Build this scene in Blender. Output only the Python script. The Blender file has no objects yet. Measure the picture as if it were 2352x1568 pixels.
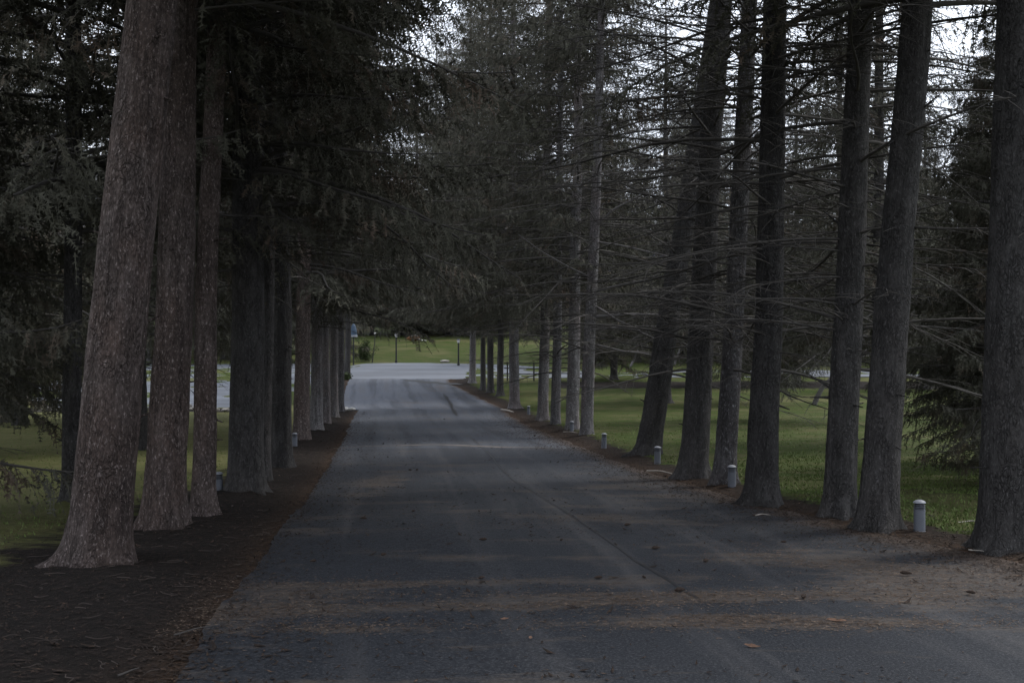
import bpy, math, random
import numpy as np
from mathutils import Vector, Matrix, Euler

# ------------------------------------------------------------------ camera, world, sun, exposure
SC = bpy.context.scene
COL = SC.collection
F, CX, HZ, EYE = 2587.0, 1176.0, 860.0, 2.5      # focal length and horizon in px of a 2352 px wide frame, eye height in metres

cam = bpy.data.cameras.new("camera")
cam.sensor_width = 36.0
cam.lens = 36.0 * F / 2352.0
cam.shift_y = (HZ - 784.0) / 2352.0
cam.clip_end = 9000.0
cam_o = bpy.data.objects.new("camera", cam)
cam_o.location = (0, 0, EYE)
cam_o.rotation_euler = (math.radians(90), 0, 0)
COL.objects.link(cam_o)
SC.camera = cam_o

SUN_EL, SUN_AZ = 52.0, 62.0                         # azimuth clockwise from +Y (into the picture)
world = bpy.data.worlds.new("World")
SC.world = world
world.use_nodes = True
wn = world.node_tree
for n in list(wn.nodes): wn.nodes.remove(n)
w_out = wn.nodes.new("ShaderNodeOutputWorld")
w_bg = wn.nodes.new("ShaderNodeBackground")
w_sky = wn.nodes.new("ShaderNodeTexSky")
w_sky.sky_type = 'NISHITA'
w_sky.sun_disc = False
w_sky.sun_elevation = math.radians(SUN_EL)
w_sky.sun_rotation = math.radians(SUN_AZ)
w_mix = wn.nodes.new("ShaderNodeMixRGB")
w_noise = wn.nodes.new("ShaderNodeTexNoise")
w_noise.inputs["Scale"].default_value = 2.2
w_noise.inputs["Detail"].default_value = 5.0
w_ramp = wn.nodes.new("ShaderNodeValToRGB")
w_ramp.color_ramp.elements[0].position = 0.35
w_ramp.color_ramp.elements[0].color = (7.8, 8.3, 9.3, 1)
w_ramp.color_ramp.elements[1].position = 0.7
w_ramp.color_ramp.elements[1].color = (9.6, 10.1, 11.0, 1)
w_mix.inputs[0].default_value = 0.86
wn.links.new(w_sky.outputs[0], w_mix.inputs[1])
wn.links.new(w_noise.outputs["Fac"], w_ramp.inputs[0])
wn.links.new(w_ramp.outputs[0], w_mix.inputs[2])
wn.links.new(w_mix.outputs[0], w_bg.inputs[0])
w_bg.inputs[1].default_value = 0.14
wn.links.new(w_bg.outputs[0], w_out.inputs[0])

sun = bpy.data.lights.new("sun", 'SUN')
sun.energy = 2.0
sun.angle = math.radians(14)
sun.color = (1.0, 0.97, 0.92)
sun_o = bpy.data.objects.new("sun", sun)
az, el = math.radians(SUN_AZ), math.radians(SUN_EL)
sdir = Vector((math.sin(az) * math.cos(el), math.cos(az) * math.cos(el), math.sin(el)))
sun_o.rotation_euler = sdir.to_track_quat('Z', 'Y').to_euler()
sun_o.location = sdir * 60
COL.objects.link(sun_o)

SC.view_settings.view_transform = 'Standard'
SC.view_settings.look = 'None'
SC.view_settings.exposure = 0.42
SC.view_settings.gamma = 1.0
SC.cycles.diffuse_bounces = 4
SC.cycles.glossy_bounces = 2
SC.cycles.max_bounces = 6

# ------------------------------------------------------------------ helpers
def hash3(ix, iy, iz, seed):
    h = (ix.astype(np.int64) * 374761393 + iy.astype(np.int64) * 668265263 + iz.astype(np.int64) * 2147483647 + seed * 1274126177) & 0xFFFFFFFF
    h = ((h ^ (h >> 13)) * 1274126177) & 0xFFFFFFFF
    h = (h ^ (h >> 16)) & 0xFFFF
    return h / 65535.0

def vnoise(x, y, z=0.0, seed=0):
    x = np.asarray(x, float); y = np.asarray(y, float); z = np.asarray(z, float) + 0 * x
    ix, iy, iz = np.floor(x), np.floor(y), np.floor(z)
    fx, fy, fz = x - ix, y - iy, z - iz
    fx, fy, fz = fx * fx * (3 - 2 * fx), fy * fy * (3 - 2 * fy), fz * fz * (3 - 2 * fz)
    r = 0
    for a in (0, 1):
        for b in (0, 1):
            for c in (0, 1):
                w = (fx if a else 1 - fx) * (fy if b else 1 - fy) * (fz if c else 1 - fz)
                r = r + w * hash3(ix + a, iy + b, iz + c, seed)
    return r * 2 - 1

ZP_Y = [-4000, 60, 70, 80, 95, 108, 120, 160, 220, 400, 900, 6000]
ZP_Z = [0, 0, 0.3, 0.75, 1.7, 2.85, 3.66, 7.8, 15, 30, 45, 60]
def terrain(x, y):
    x = np.asarray(x, float); y = np.asarray(y, float)
    z = np.interp(y, ZP_Y, ZP_Z)
    # soften the kinks of the profile
    z = (z + np.interp(y - 5, ZP_Y, ZP_Z) + np.interp(y + 5, ZP_Y, ZP_Z)) / 3
    return z

LEFT_Y = [-30, 0, 5, 9.1, 13.8, 22.3, 35.9, 64.7, 69.6, 70.4, 84, 100]
LEFT_X = [-2.2, -2.2, -2.45, -2.76, -3.28, -4.1, -5.6, -9.1, -9.5, -10.7, -12.6, -14.4]
RIGHT_Y = [-30, 0, 9, 14.7, 22.3, 31, 43, 56, 72, 86.5, 94, 98.5, 100]
RIGHT_X = [24, 12.2, 8.6, 6.68, 4.6, 3.2, 1.9, 0.7, -0.72, -3.4, -5.0, -5.6, -5.0]
def road_l(y): return np.interp(y, LEFT_Y, LEFT_X)
def road_r(y): return np.interp(y, RIGHT_Y, RIGHT_X)

def ground_at(px, py):
    """where the ray through pixel (px, py) of the 2352 px frame meets the ground"""
    ys = np.linspace(6, 260, 25400)
    x = (px - CX) / F * ys
    zr = EYE - (py - HZ) / F * ys
    d = zr - terrain(x, ys)
    k = np.argmax(d <= 0)
    return float(x[k]), float(ys[k]), float(terrain(x[k], ys[k]))

def new_mesh(name, V, faces_q=None, faces_t=None, smooth=False):
    """mesh from arrays; quads (n,4) and tris (n,3)"""
    me = bpy.data.meshes.new(name)
    V = np.asarray(V, np.float32).reshape(-1, 3)
    idx, starts, n0 = [], [], 0
    for fs, k in ((faces_q, 4), (faces_t, 3)):
        if fs is not None and len(fs):
            fs = np.asarray(fs, np.int32).reshape(-1, k)
            idx.append(fs.ravel()); starts.append(n0 + np.arange(len(fs), dtype=np.int32) * k); n0 += fs.size
    idx = np.concatenate(idx); starts = np.concatenate(starts)
    me.vertices.add(len(V)); me.vertices.foreach_set("co", V.ravel())
    me.loops.add(len(idx)); me.loops.foreach_set("vertex_index", idx)
    me.polygons.add(len(starts)); me.polygons.foreach_set("loop_start", starts)
    me.update(calc_edges=True)
    me.polygons.foreach_set("use_smooth", np.full(len(starts), smooth, bool))
    return me

class MB:
    """collects vertices and faces"""
    def __init__(s): s.v, s.q, s.t, s.n = [], [], [], 0
    def add(s, V, q=None, t=None):
        V = np.asarray(V, float).reshape(-1, 3)
        if q is not None and len(q): s.q.append(np.asarray(q).reshape(-1, 4) + s.n)
        if t is not None and len(t): s.t.append(np.asarray(t).reshape(-1, 3) + s.n)
        s.v.append(V); s.n += len(V)
    def mesh(s, name, smooth=False):
        return new_mesh(name, np.concatenate(s.v), np.concatenate(s.q) if s.q else None, np.concatenate(s.t) if s.t else None, smooth)

def link(name, me, mat=None, parent=None):
    o = bpy.data.objects.new(name, me)
    if mat is not None and not me.materials: me.materials.append(mat)
    if parent is not None: o.parent = parent
    COL.objects.link(o)
    return o

def empty(name, loc, rot=(0, 0, 0)):
    o = bpy.data.objects.new(name, None)
    o.empty_display_size = 0.2
    o.location = loc; o.rotation_euler = rot
    COL.objects.link(o)
    return o

def tag(o, label=None, cat=None, group=None, kind=None):
    if label: o["label"] = label
    if cat: o["category"] = cat
    if group: o["group"] = group
    if kind: o["kind"] = kind
    return o

def tubes(P, R, sides, cap=True):
    """many tubes at once. P (m,n,3), R (m,n)"""
    P = np.asarray(P, float); R = np.asarray(R, float)
    m, n, _ = P.shape
    T = np.gradient(P, axis=1)
    T /= np.linalg.norm(T, axis=2, keepdims=True) + 1e-9
    mean = T.mean(axis=1, keepdims=True)
    ref = np.where(np.abs(mean[..., 2:3]) > 0.8, np.array([1.0, 0, 0]), np.array([0, 0, 1.0]))
    A = np.cross(T, ref + 0 * T); A /= np.linalg.norm(A, axis=2, keepdims=True) + 1e-9
    B = np.cross(T, A)
    th = np.arange(sides) * 2 * math.pi / sides
    V = P[:, :, None] + R[:, :, None, None] * (np.cos(th)[None, None, :, None] * A[:, :, None] + np.sin(th)[None, None, :, None] * B[:, :, None])
    i = np.arange(m)[:, None, None] * n * sides + np.arange(n - 1)[None, :, None] * sides
    k = np.arange(sides)[None, None, :]; k2 = (k + 1) % sides
    Q = np.stack([i + k, i + k2, i + sides + k2, i + sides + k], -1).reshape(-1, 4)
    return V.reshape(-1, 3), Q

def lathe(profile, sides=24, cap=True):
    r = np.array([p[0] for p in profile]); z = np.array([p[1] for p in profile])
    th = np.arange(sides) * 2 * math.pi / sides
    V = np.stack([r[:, None] * np.cos(th), r[:, None] * np.sin(th), z[:, None] + 0 * th], -1).reshape(-1, 3)
    n = len(r)
    i = np.arange(n - 1)[:, None] * sides; k = np.arange(sides)[None]; k2 = (k + 1) % sides
    Q = np.stack([i + k, i + k2, i + sides + k2, i + sides + k], -1).reshape(-1, 4)
    return V, Q

def box(c, s, rz=0.0):
    x, y, z = np.array(s) / 2
    V = np.array([[a * x, b * y, d * z] for d in (-1, 1) for a, b in ((-1, -1), (1, -1), (1, 1), (-1, 1))], float)
    cr, sr = math.cos(rz), math.sin(rz)
    V[:, :2] = np.stack([V[:, 0] * cr - V[:, 1] * sr, V[:, 0] * sr + V[:, 1] * cr], -1)
    Q = [[3, 2, 1, 0], [4, 5, 6, 7], [0, 1, 5, 4], [1, 2, 6, 5], [2, 3, 7, 6], [3, 0, 4, 7]]
    return V + np.array(c), Q

# ------------------------------------------------------------------ materials
class NT:
    def __init__(s, name, rough=0.8, spec=0.3):
        s.m = bpy.data.materials.new(name); s.m.use_nodes = True
        s.t = s.m.node_tree; s.b = s.t.nodes["Principled BSDF"]
        s.b.inputs["Roughness"].default_value = rough
        s.b.inputs["Specular IOR Level"].default_value = spec
        s.tc = s.t.nodes.new("ShaderNodeTexCoord")
    def map(s, scale=(1, 1, 1), src="Object"):
        m = s.t.nodes.new("ShaderNodeMapping"); m.inputs["Scale"].default_value = scale
        s.t.links.new(s.tc.outputs[src], m.inputs[0]); return m.outputs[0]
    def noise(s, scale, detail=3, rough=0.6, vec=None):
        n = s.t.nodes.new("ShaderNodeTexNoise"); n.inputs["Scale"].default_value = scale
        n.inputs["Detail"].default_value = detail; n.inputs["Roughness"].default_value = rough
        s.t.links.new(vec if vec is not None else s.tc.outputs["Object"], n.inputs["Vector"]); return n.outputs["Fac"]
    def voro(s, scale, vec=None, out="Distance", feature='F1'):
        n = s.t.nodes.new("ShaderNodeTexVoronoi"); n.inputs["Scale"].default_value = scale; n.feature = feature
        s.t.links.new(vec if vec is not None else s.tc.outputs["Object"], n.inputs["Vector"]); return n.outputs[out]
    def ramp(s, fac, stops):
        n = s.t.nodes.new("ShaderNodeValToRGB"); e = n.color_ramp.elements
        while len(e) < len(stops): e.new(0.5)
        for el, (p, c) in zip(e, stops):
            el.position = p; el.color = (*(c if hasattr(c, "__len__") else (c, c, c)), 1)
        s.t.links.new(fac, n.inputs[0]); return n.outputs[0]
    def mix(s, fac, a, b):
        n = s.t.nodes.new("ShaderNodeMixRGB")
        for k, v in enumerate((fac, a, b)):
            if hasattr(v, "is_linked"): s.t.links.new(v, n.inputs[k])
            elif k == 0: n.inputs[0].default_value = v
            else: n.inputs[k].default_value = (*v, 1)
        return n.outputs[0]
    def math(s, op, a, b=0.0):
        n = s.t.nodes.new("ShaderNodeMath"); n.operation = op; n.use_clamp = False
        for k, v in enumerate((a, b)):
            if hasattr(v, "is_linked"): s.t.links.new(v, n.inputs[k])
            else: n.inputs[k].default_value = v
        return n.outputs[0]
    def attr(s, name):
        n = s.t.nodes.new("ShaderNodeAttribute"); n.attribute_name = name; return n.outputs["Fac"]
    def color(s, c):
        if hasattr(c, "is_linked"): s.t.links.new(c, s.b.inputs["Base Color"])
        else: s.b.inputs["Base Color"].default_value = (*c, 1)
    def rough(s, v): s.t.links.new(v, s.b.inputs["Roughness"])
    def bump(s, h, strength=0.5, dist=0.05):
        n = s.t.nodes.new("ShaderNodeBump"); n.inputs["Strength"].default_value = strength; n.inputs["Distance"].default_value = dist
        s.t.links.new(h, n.inputs["Height"]); s.t.links.new(n.outputs[0], s.b.inputs["Normal"])
    def rand(s):
        n = s.t.nodes.new("ShaderNodeObjectInfo"); return n.outputs["Random"]

def m_plain(name, col, rough=0.7, spec=0.3, var=0.25, scale=6.0):
    k = NT(name, rough, spec)
    n = k.noise(scale, 4)
    k.color(k.mix(n, tuple(c * (1 - var) for c in col), tuple(min(1, c * (1 + var)) for c in col)))
    k.bump(n, 0.2, 0.02)
    return k.m

def m_bark(name, dark, light, warm):
    k = NT(name, 0.9, 0.15)
    mp = k.t.nodes.new("ShaderNodeMapping"); k.t.links.new(k.tc.outputs["Object"], mp.inputs[0])
    cx = k.t.nodes.new("ShaderNodeCombineXYZ"); r10 = k.math('MULTIPLY', k.rand(), 37.0)
    for q in range(3): k.t.links.new(r10, cx.inputs[q])
    k.t.links.new(cx.outputs[0], mp.inputs["Location"]); mp.inputs["Scale"].default_value = (1, 1, 0.45)
    v = mp.outputs[0]
    wob = k.t.nodes.new("ShaderNodeTexNoise"); wob.inputs["Scale"].default_value = 6; k.t.links.new(v, wob.inputs["Vector"])
    vm = k.t.nodes.new("ShaderNodeMixRGB"); vm.inputs[0].default_value = 0.22; k.t.links.new(v, vm.inputs[1]); k.t.links.new(wob.outputs["Color"], vm.inputs[2])
    plate = k.voro(25, vm.outputs[0], "Distance", 'DISTANCE_TO_EDGE')
    cell = k.voro(25, vm.outputs[0], "Color")
    small = k.voro(40, v)
    n_big = k.noise(1.3, 3, 0.6, v); n_mid = k.noise(5, 4, 0.7, v); n_fine = k.noise(30, 4, 0.75, v)
    mp2 = k.t.nodes.new("ShaderNodeMapping"); k.t.links.new(v, mp2.inputs[0]); mp2.inputs["Scale"].default_value = (9, 9, 1.2)
    furrow = k.noise(1.0, 4, 0.6, mp2.outputs[0])
    c = k.mix(k.ramp(cell, [(0.1, 0), (0.9, 1)]), tuple(0.62 * d + 0.38 * l for d, l in zip(dark, light)), tuple(0.3 * d + 0.7 * l for d, l in zip(dark, light)))
    c = k.mix(k.ramp(n_big, [(0.45, 0), (0.62, 0.7)]), c, warm)
    n_b2 = k.noise(2.6, 4, 0.65, mp2.outputs[0]); n_b3 = k.noise(0.55, 3, 0.6, v)
    c = k.mix(k.ramp(n_b3, [(0.44, 0), (0.60, 0.65)]), c, dark)
    c = k.mix(k.ramp(small, [(0.3, 0), (0.65, 0.6)]), c, dark)
    c = k.mix(k.ramp(furrow, [(0.36, 0.6), (0.52, 0)]), c, tuple(x * 0.6 for x in dark))
    c = k.mix(k.math('MULTIPLY', k.ramp(plate, [(0.0, 0.55), (0.08, 0)]), k.ramp(n_mid, [(0.42, 0), (0.60, 1)])), c, tuple(x * 0.45 for x in dark))
    c = k.mix(k.ramp(n_mid, [(0.58, 0), (0.70, 0.7)]), c, k.mix(k.ramp(n_fine, [(0.4, 0), (0.6, 1)]), dark, light))
    c = k.mix(k.ramp(n_fine, [(0.36, 0.7), (0.46, 0)]), c, tuple(x * 0.6 for x in dark))
    c = k.mix(k.ramp(n_fine, [(0.57, 0), (0.66, 0.8)]), c, tuple(min(1, x * 1.5) for x in light))
    br = k.math('ADD', k.math('MULTIPLY', k.rand(), 0.45), 0.78)
    hs = k.t.nodes.new("ShaderNodeHueSaturation"); k.t.links.new(c, hs.inputs["Color"]); k.t.links.new(br, hs.inputs["Value"])
    k.color(hs.outputs[0])
    h = k.math('ADD', k.math('MULTIPLY', k.math('MULTIPLY', k.ramp(plate, [(0, 0), (0.15, 1)]), k.ramp(n_mid, [(0.40, 0), (0.60, 1)])), 0.5), k.math('ADD', k.math('MULTIPLY', furrow, 1.2), k.math('MULTIPLY', n_fine, 0.4)))
    k.bump(h, 1.0, 0.06)
    return k.m

M = {}
M['bark_brown'] = m_bark("bark_brown", (0.072, 0.056, 0.051), (0.245, 0.204, 0.193), (0.170, 0.117, 0.098))
M['bark_grey'] = m_bark("bark_grey", (0.085, 0.080, 0.082), (0.26, 0.255, 0.265), (0.150, 0.128, 0.122))
M['bark_dark'] = m_bark("bark_dark", (0.062, 0.059, 0.058), (0.104, 0.100, 0.100), (0.082, 0.073, 0.069))
M['bark_pale'] = m_bark('bark_pale', (0.14, 0.13, 0.13), (0.38, 0.37, 0.38), (0.26, 0.20, 0.19))
M['bark_tan'] = m_bark('bark_tan', (0.11, 0.088, 0.082), (0.34, 0.285, 0.270), (0.26, 0.175, 0.145))
M['limb'] = m_plain("limb", (0.085, 0.079, 0.074), 0.9, 0.15, 0.45, 3.0)
M['bare_twig'] = m_plain("bare_twig", (0.15, 0.14, 0.14), 0.9, 0.15, 0.35, 2.0)
k = NT("needles", 0.9, 0.05)
n = k.noise(0.55, 3); n2 = k.noise(7, 2)
c = k.mix(k.ramp(n2, [(0.3, 0), (0.7, 1)]), (0.084, 0.084, 0.067), (0.104, 0.101, 0.080))
c = k.mix(k.ramp(n, [(0.56, 0), (0.68, 0.75)]), c, (0.150, 0.108, 0.086))
k.color(c)
M['needles'] = k.m
M['shrub'] = m_plain("shrub_leaf", (0.055, 0.075, 0.03), 0.7, 0.2, 0.4, 3.0)

k = NT("grass_ground", 0.95, 0.1)
big = k.noise(0.16, 4); mid = k.noise(0.9, 4, 0.7, k.map((0.6, 1.6, 1))); fine = k.noise(9, 4, 0.75); vf = k.noise(45, 2, 0.7)
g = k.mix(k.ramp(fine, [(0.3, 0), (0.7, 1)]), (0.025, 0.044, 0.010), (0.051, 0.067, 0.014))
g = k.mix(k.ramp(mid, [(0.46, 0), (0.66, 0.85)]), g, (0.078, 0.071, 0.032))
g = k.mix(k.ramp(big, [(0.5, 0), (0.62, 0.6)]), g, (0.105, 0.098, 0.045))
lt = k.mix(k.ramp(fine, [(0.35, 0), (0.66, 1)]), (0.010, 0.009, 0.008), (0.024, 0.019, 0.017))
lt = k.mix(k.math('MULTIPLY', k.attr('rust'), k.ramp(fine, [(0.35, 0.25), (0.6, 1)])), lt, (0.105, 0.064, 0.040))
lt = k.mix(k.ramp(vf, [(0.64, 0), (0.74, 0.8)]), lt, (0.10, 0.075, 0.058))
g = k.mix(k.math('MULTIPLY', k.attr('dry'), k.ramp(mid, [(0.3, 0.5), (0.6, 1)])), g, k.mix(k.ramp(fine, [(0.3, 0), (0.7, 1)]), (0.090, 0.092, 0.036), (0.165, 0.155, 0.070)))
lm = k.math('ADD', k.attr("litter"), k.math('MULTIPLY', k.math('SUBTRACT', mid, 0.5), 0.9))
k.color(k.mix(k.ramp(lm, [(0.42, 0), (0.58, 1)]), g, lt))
k.bump(fine, 0.8, 0.06)
M['ground'] = k.m

k = NT("asphalt", 0.68, 0.12)
pat = k.noise(0.35, 5, 0.6); lv_ = k.t.nodes.new("ShaderNodeCombineXYZ"); k.t.links.new(k.attr("lane"), lv_.inputs[0]); k.t.links.new(k.attr("along"), lv_.inputs[1])
streak = k.noise(1.0, 4, 0.6, lv_.outputs[0]); agg = k.noise(38, 3, 0.8); trans = k.noise(0.9, 7, 0.68, k.map((0.45, 1.15, 1)))
fine = k.noise(13, 6, 0.78, k.map((0.55, 1.3, 1)))
a = k.mix(k.ramp(pat, [(0.3, 0), (0.7, 1)]), (0.040, 0.046, 0.058), (0.066, 0.073, 0.088))
wn_ = k.attr('worn_lit')
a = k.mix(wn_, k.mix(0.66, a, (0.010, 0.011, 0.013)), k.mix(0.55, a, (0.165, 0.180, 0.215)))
a = k.mix(k.ramp(streak, [(0.36, 0.5), (0.52, 0)]), a, (0.022, 0.024, 0.029))
a = k.mix(k.ramp(streak, [(0.52, 0), (0.70, 0.55)]), a, (0.105, 0.100, 0.100))
a = k.mix(k.ramp(agg, [(0.52, 0), (0.66, 0.45)]), a, (0.13, 0.13, 0.135))
a = k.mix(k.ramp(agg, [(0.36, 0.6), (0.48, 0)]), a, (0.014, 0.015, 0.018))
tr2 = k.math('ADD', trans, k.math('MULTIPLY', k.attr('drift'), 0.26))
nm = k.math('MULTIPLY', k.ramp(tr2, [(0.545, 0), (0.67, 1)]), k.ramp(fine, [(0.40, 0.1), (0.56, 1)]))
a = k.mix(k.math('MULTIPLY', nm, 0.8), a, (0.110, 0.090, 0.074))
a = k.mix(k.ramp(k.math('MULTIPLY', nm, k.noise(3.2, 4, 0.7, k.map((0.35, 1.6, 1)))), [(0.44, 0), (0.52, 0.9)]), a, (0.040, 0.028, 0.023))
edge = k.attr("edge")
em = k.math('ADD', edge, k.math('MULTIPLY', k.math('SUBTRACT', k.math('ADD', k.math('MULTIPLY', fine, 0.6), k.math('MULTIPLY', trans, 0.4)), 0.5), 1.6))
a = k.mix(k.ramp(em, [(0.45, 0), (0.8, 0.8)]), a, (0.070, 0.050, 0.038))
k.color(a)
k.rough(k.ramp(fine, [(0.2, 0.58), (0.8, 0.78)]))
k.bump(k.math('ADD', agg, k.math('MULTIPLY', fine, 0.8)), 0.45, 0.02)
M['asphalt'] = k.m
M['pale_asphalt'] = None
k = NT("worn_asphalt", 0.6, 0.4)
pat = k.noise(0.25, 5, 0.6, k.map((0.4, 1.5, 1))); fine = k.noise(2.5, 4, 0.7, k.map((0.3, 1.6, 1)))
pat2 = k.noise(0.6, 5, 0.7, k.map((0.25, 0.9, 1)))
a = k.mix(k.ramp(pat, [(0.35, 0), (0.65, 1)]), (0.078, 0.086, 0.102), (0.135, 0.147, 0.172))
a = k.mix(k.ramp(pat2, [(0.52, 0), (0.64, 0.6)]), a, (0.060, 0.063, 0.072))
a = k.mix(k.ramp(fine, [(0.58, 0), (0.72, 0.5)]), a, (0.09, 0.09, 0.10))
k.color(a); k.bump(fine, 0.2, 0.02)
M['pale_asphalt'] = k.m
M['seam'] = m_plain("tar", (0.008, 0.008, 0.010), 0.6, 0.4, 0.3, 8)
M['dust'] = m_plain("dust", (0.17, 0.15, 0.135), 0.9, 0.1, 0.5, 5)
M['metal'] = m_plain("weathered_metal", (0.13, 0.14, 0.165), 0.55, 0.4, 0.15, 9)
M['metal_cap'] = m_plain("bright_cap", (0.25, 0.26, 0.29), 0.5, 0.4, 0.12, 9)
M['metal_in'] = m_plain("louvre_core", (0.025, 0.026, 0.03), 0.6, 0.3, 0.2, 9)
M['post'] = m_plain("black_post", (0.018, 0.018, 0.019), 0.6, 0.3, 0.2, 9)
M['white'] = m_plain("off_white", (0.55, 0.54, 0.52), 0.7, 0.3, 0.2, 30)
M['stick'] = m_plain("stripped_wood", (0.34, 0.31, 0.28), 0.8, 0.2, 0.35, 20)
M['orange_wood'] = m_plain("orange_split_wood", (0.21, 0.105, 0.055), 0.8, 0.2, 0.5, 4)
M['rail'] = m_plain("fence_wood", (0.055, 0.052, 0.048), 0.85, 0.2, 0.3, 5)
M['blue'] = m_plain("dull_blue", (0.035, 0.060, 0.095), 0.6, 0.3, 0.2, 6)
M['leaf'] = m_plain("dry_leaf", (0.19, 0.115, 0.080), 0.8, 0.2, 0.4, 40)
M['cone'] = m_plain("cone_scales", (0.040, 0.028, 0.022), 0.8, 0.2, 0.4, 60)
M['stone'] = m_plain("pale_stone", (0.30, 0.28, 0.26), 0.85, 0.2, 0.35, 6)
M['hill'] = m_plain("far_hill", (0.15, 0.16, 0.23), 0.95, 0.0, 0.12, 0.01)  # distance haze put into the blue-grey woodland colour

# ------------------------------------------------------------------ the ground
def axis(lo, hi, step, far):
    a = list(np.arange(lo, hi + 1e-6, step)); s = step; x = a[-1]
    while x < far: s *= 1.35; x += s; a.append(x)
    s = step; x = a[0]; b = []
    while x > -far: s *= 1.35; x -= s; b.append(x)
    return np.array(b[::-1] + a)

def grid_sheet(xs, ys, zf):
    X, Y = np.meshgrid(xs, ys)
    V = np.stack([X, Y, zf(X, Y)], -1).reshape(-1, 3)
    n, m = len(xs), len(ys)
    i = (np.arange(m - 1)[:, None] * n + np.arange(n - 1)[None]).ravel()
    return V, np.stack([i, i + 1, i + n + 1, i + n], -1)

xs = axis(-26, 26, 0.3, 4000); ys = axis(-6, 112, 0.3, 4000)
FEET = []
for fx_, fy_, fw_ in [(222, 1305, 136), (383, 1220, 78), (466, 1185, 52), (564, 1140, 80), (604, 1108, 34), (646, 1076, 48), (693, 1015, 37), (727, 993, 29), (748, 976, 22), (766, 961, 21), (781, 946, 18), (798, 869, 14), (2312, 1264, 118), (2015, 1216, 84), (1928, 1186, 70), (1750, 1160, 70), (1663, 1116, 48), (1590, 1100, 64), (1485, 1050, 56), (1347, 1004, 29), (1315, 992, 30), (1276, 979, 22), (1247, 968, 25), (1182, 937, 24), (1149, 909, 15), (1127, 903, 15), (1110, 896, 12), (1085, 879, 15), (166, 1166, 42)]:
    gx, gy, gz = ground_at(fx_, fy_); FEET.append((gx, gy, 0.5 * fw_ * gy / F))
def ground_z(x, y):
    z = terrain(x, y) - 0.05
    off = np.maximum(np.maximum(road_l(y) - x, x - road_r(y)), 0)
    off = np.where((y > 68) & (y < 125), np.minimum(off, 1.0), off)
    near = np.clip(off / 1.2, 0, 1) * (np.abs(y) < 200)
    z = z + near * (0.05 + 0.06 * vnoise(x * 0.35, y * 0.35, seed=3) + 0.03 * vnoise(x * 1.6, y * 1.6, seed=4))
    # a low mound of needles along the feet of the two rows
    mound = np.exp(-((np.maximum(off, 0) - 1.4) / 1.0) ** 2) * (y < 68)
    z = z + 0.06 * mound
    for fx, fy, fr in FEET:
        d2 = (x - fx) ** 2 + (y - fy) ** 2
        z = z + 0.10 * np.exp(-d2 / (fr + 0.35) ** 2) * (0.7 + 0.6 * vnoise(x * 3, y * 3, seed=int(fx * 7) % 50))
    return z
V, Q = grid_sheet(xs, ys, ground_z)
me = new_mesh("ground", V, Q, smooth=True)
X, Y = V[:, 0], V[:, 1]
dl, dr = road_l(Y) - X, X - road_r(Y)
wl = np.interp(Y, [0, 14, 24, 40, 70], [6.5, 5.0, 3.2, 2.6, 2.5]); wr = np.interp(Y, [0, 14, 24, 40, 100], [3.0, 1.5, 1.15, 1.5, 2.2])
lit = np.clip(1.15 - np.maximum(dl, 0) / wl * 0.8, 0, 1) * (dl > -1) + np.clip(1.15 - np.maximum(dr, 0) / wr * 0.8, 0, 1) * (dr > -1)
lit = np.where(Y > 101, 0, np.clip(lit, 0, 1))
lit = np.maximum(lit, np.exp(-((Y - 93.5) / 4.0) ** 2) * (X > 4) * 1.1)          # darker band of ground beyond the field, in the litter colour
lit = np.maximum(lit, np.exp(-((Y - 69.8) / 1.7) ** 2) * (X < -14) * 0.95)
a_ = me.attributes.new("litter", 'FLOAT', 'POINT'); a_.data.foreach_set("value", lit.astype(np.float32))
rust = np.where(Y < 101, 0.8 * np.exp(-np.maximum(dl, 0) / 0.20) * (dl > -0.6) + 0.7 * np.exp(-np.maximum(dr, 0) / 0.45) * (dr > -0.6), 0)
a_ = me.attributes.new("rust", 'FLOAT', 'POINT'); a_.data.foreach_set("value", rust.astype(np.float32))
dry = np.clip((-5 - X) / 2, 0, 1) * (Y < 75) * 0.8
a_ = me.attributes.new("dry", 'FLOAT', 'POINT'); a_.data.foreach_set("value", dry.astype(np.float32))
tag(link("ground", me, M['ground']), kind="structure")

# road: rows across, edges slightly ragged
ry = np.concatenate([np.arange(-28, 6, 1.0), np.arange(6, 40, 0.08), np.arange(40, 99.9, 0.25)]); nu = 40
u = np.linspace(0, 1, nu)
le = road_l(ry) + 0.07 * vnoise(ry * 0.5, ry * 0, seed=9) + 0.035 * vnoise(ry * 5, ry * 0, seed=10)
re = road_r(ry) + 0.10 * vnoise(ry * 0.6, ry * 0 + 5, seed=11) + 0.05 * vnoise(ry * 5, ry * 0 + 5, seed=12)
X = le[:, None] * (1 - u) + re[:, None] * u; Y = ry[:, None] + 0 * X
crown_ = 0.05 * (1 - (2 * u - 1) ** 2)[None]
V = np.stack([X, Y, terrain(X, Y) + 0.004 + crown_ * (np.clip((95 - Y) / 20, 0, 1))], -1).reshape(-1, 3)
i = (np.arange(len(ry) - 1)[:, None] * nu + np.arange(nu - 1)[None]).ravel()
me = new_mesh("road", V, np.stack([i, i + 1, i + nu + 1, i + nu], -1), smooth=True)
dL = (X - le[:, None]); dR = (re[:, None] - X)
wR = np.interp(Y, [0, 12, 25, 45, 70], [3.0, 2.2, 1.4, 1.0, 0.7])
ed = np.maximum(np.exp(-dL / 0.14) * 0.5, np.exp(-dR / (0.6 * wR)) * 1.0).ravel()
a_ = me.attributes.new("edge", 'FLOAT', 'POINT'); a_.data.foreach_set("value", ed.astype(np.float32))
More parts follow.
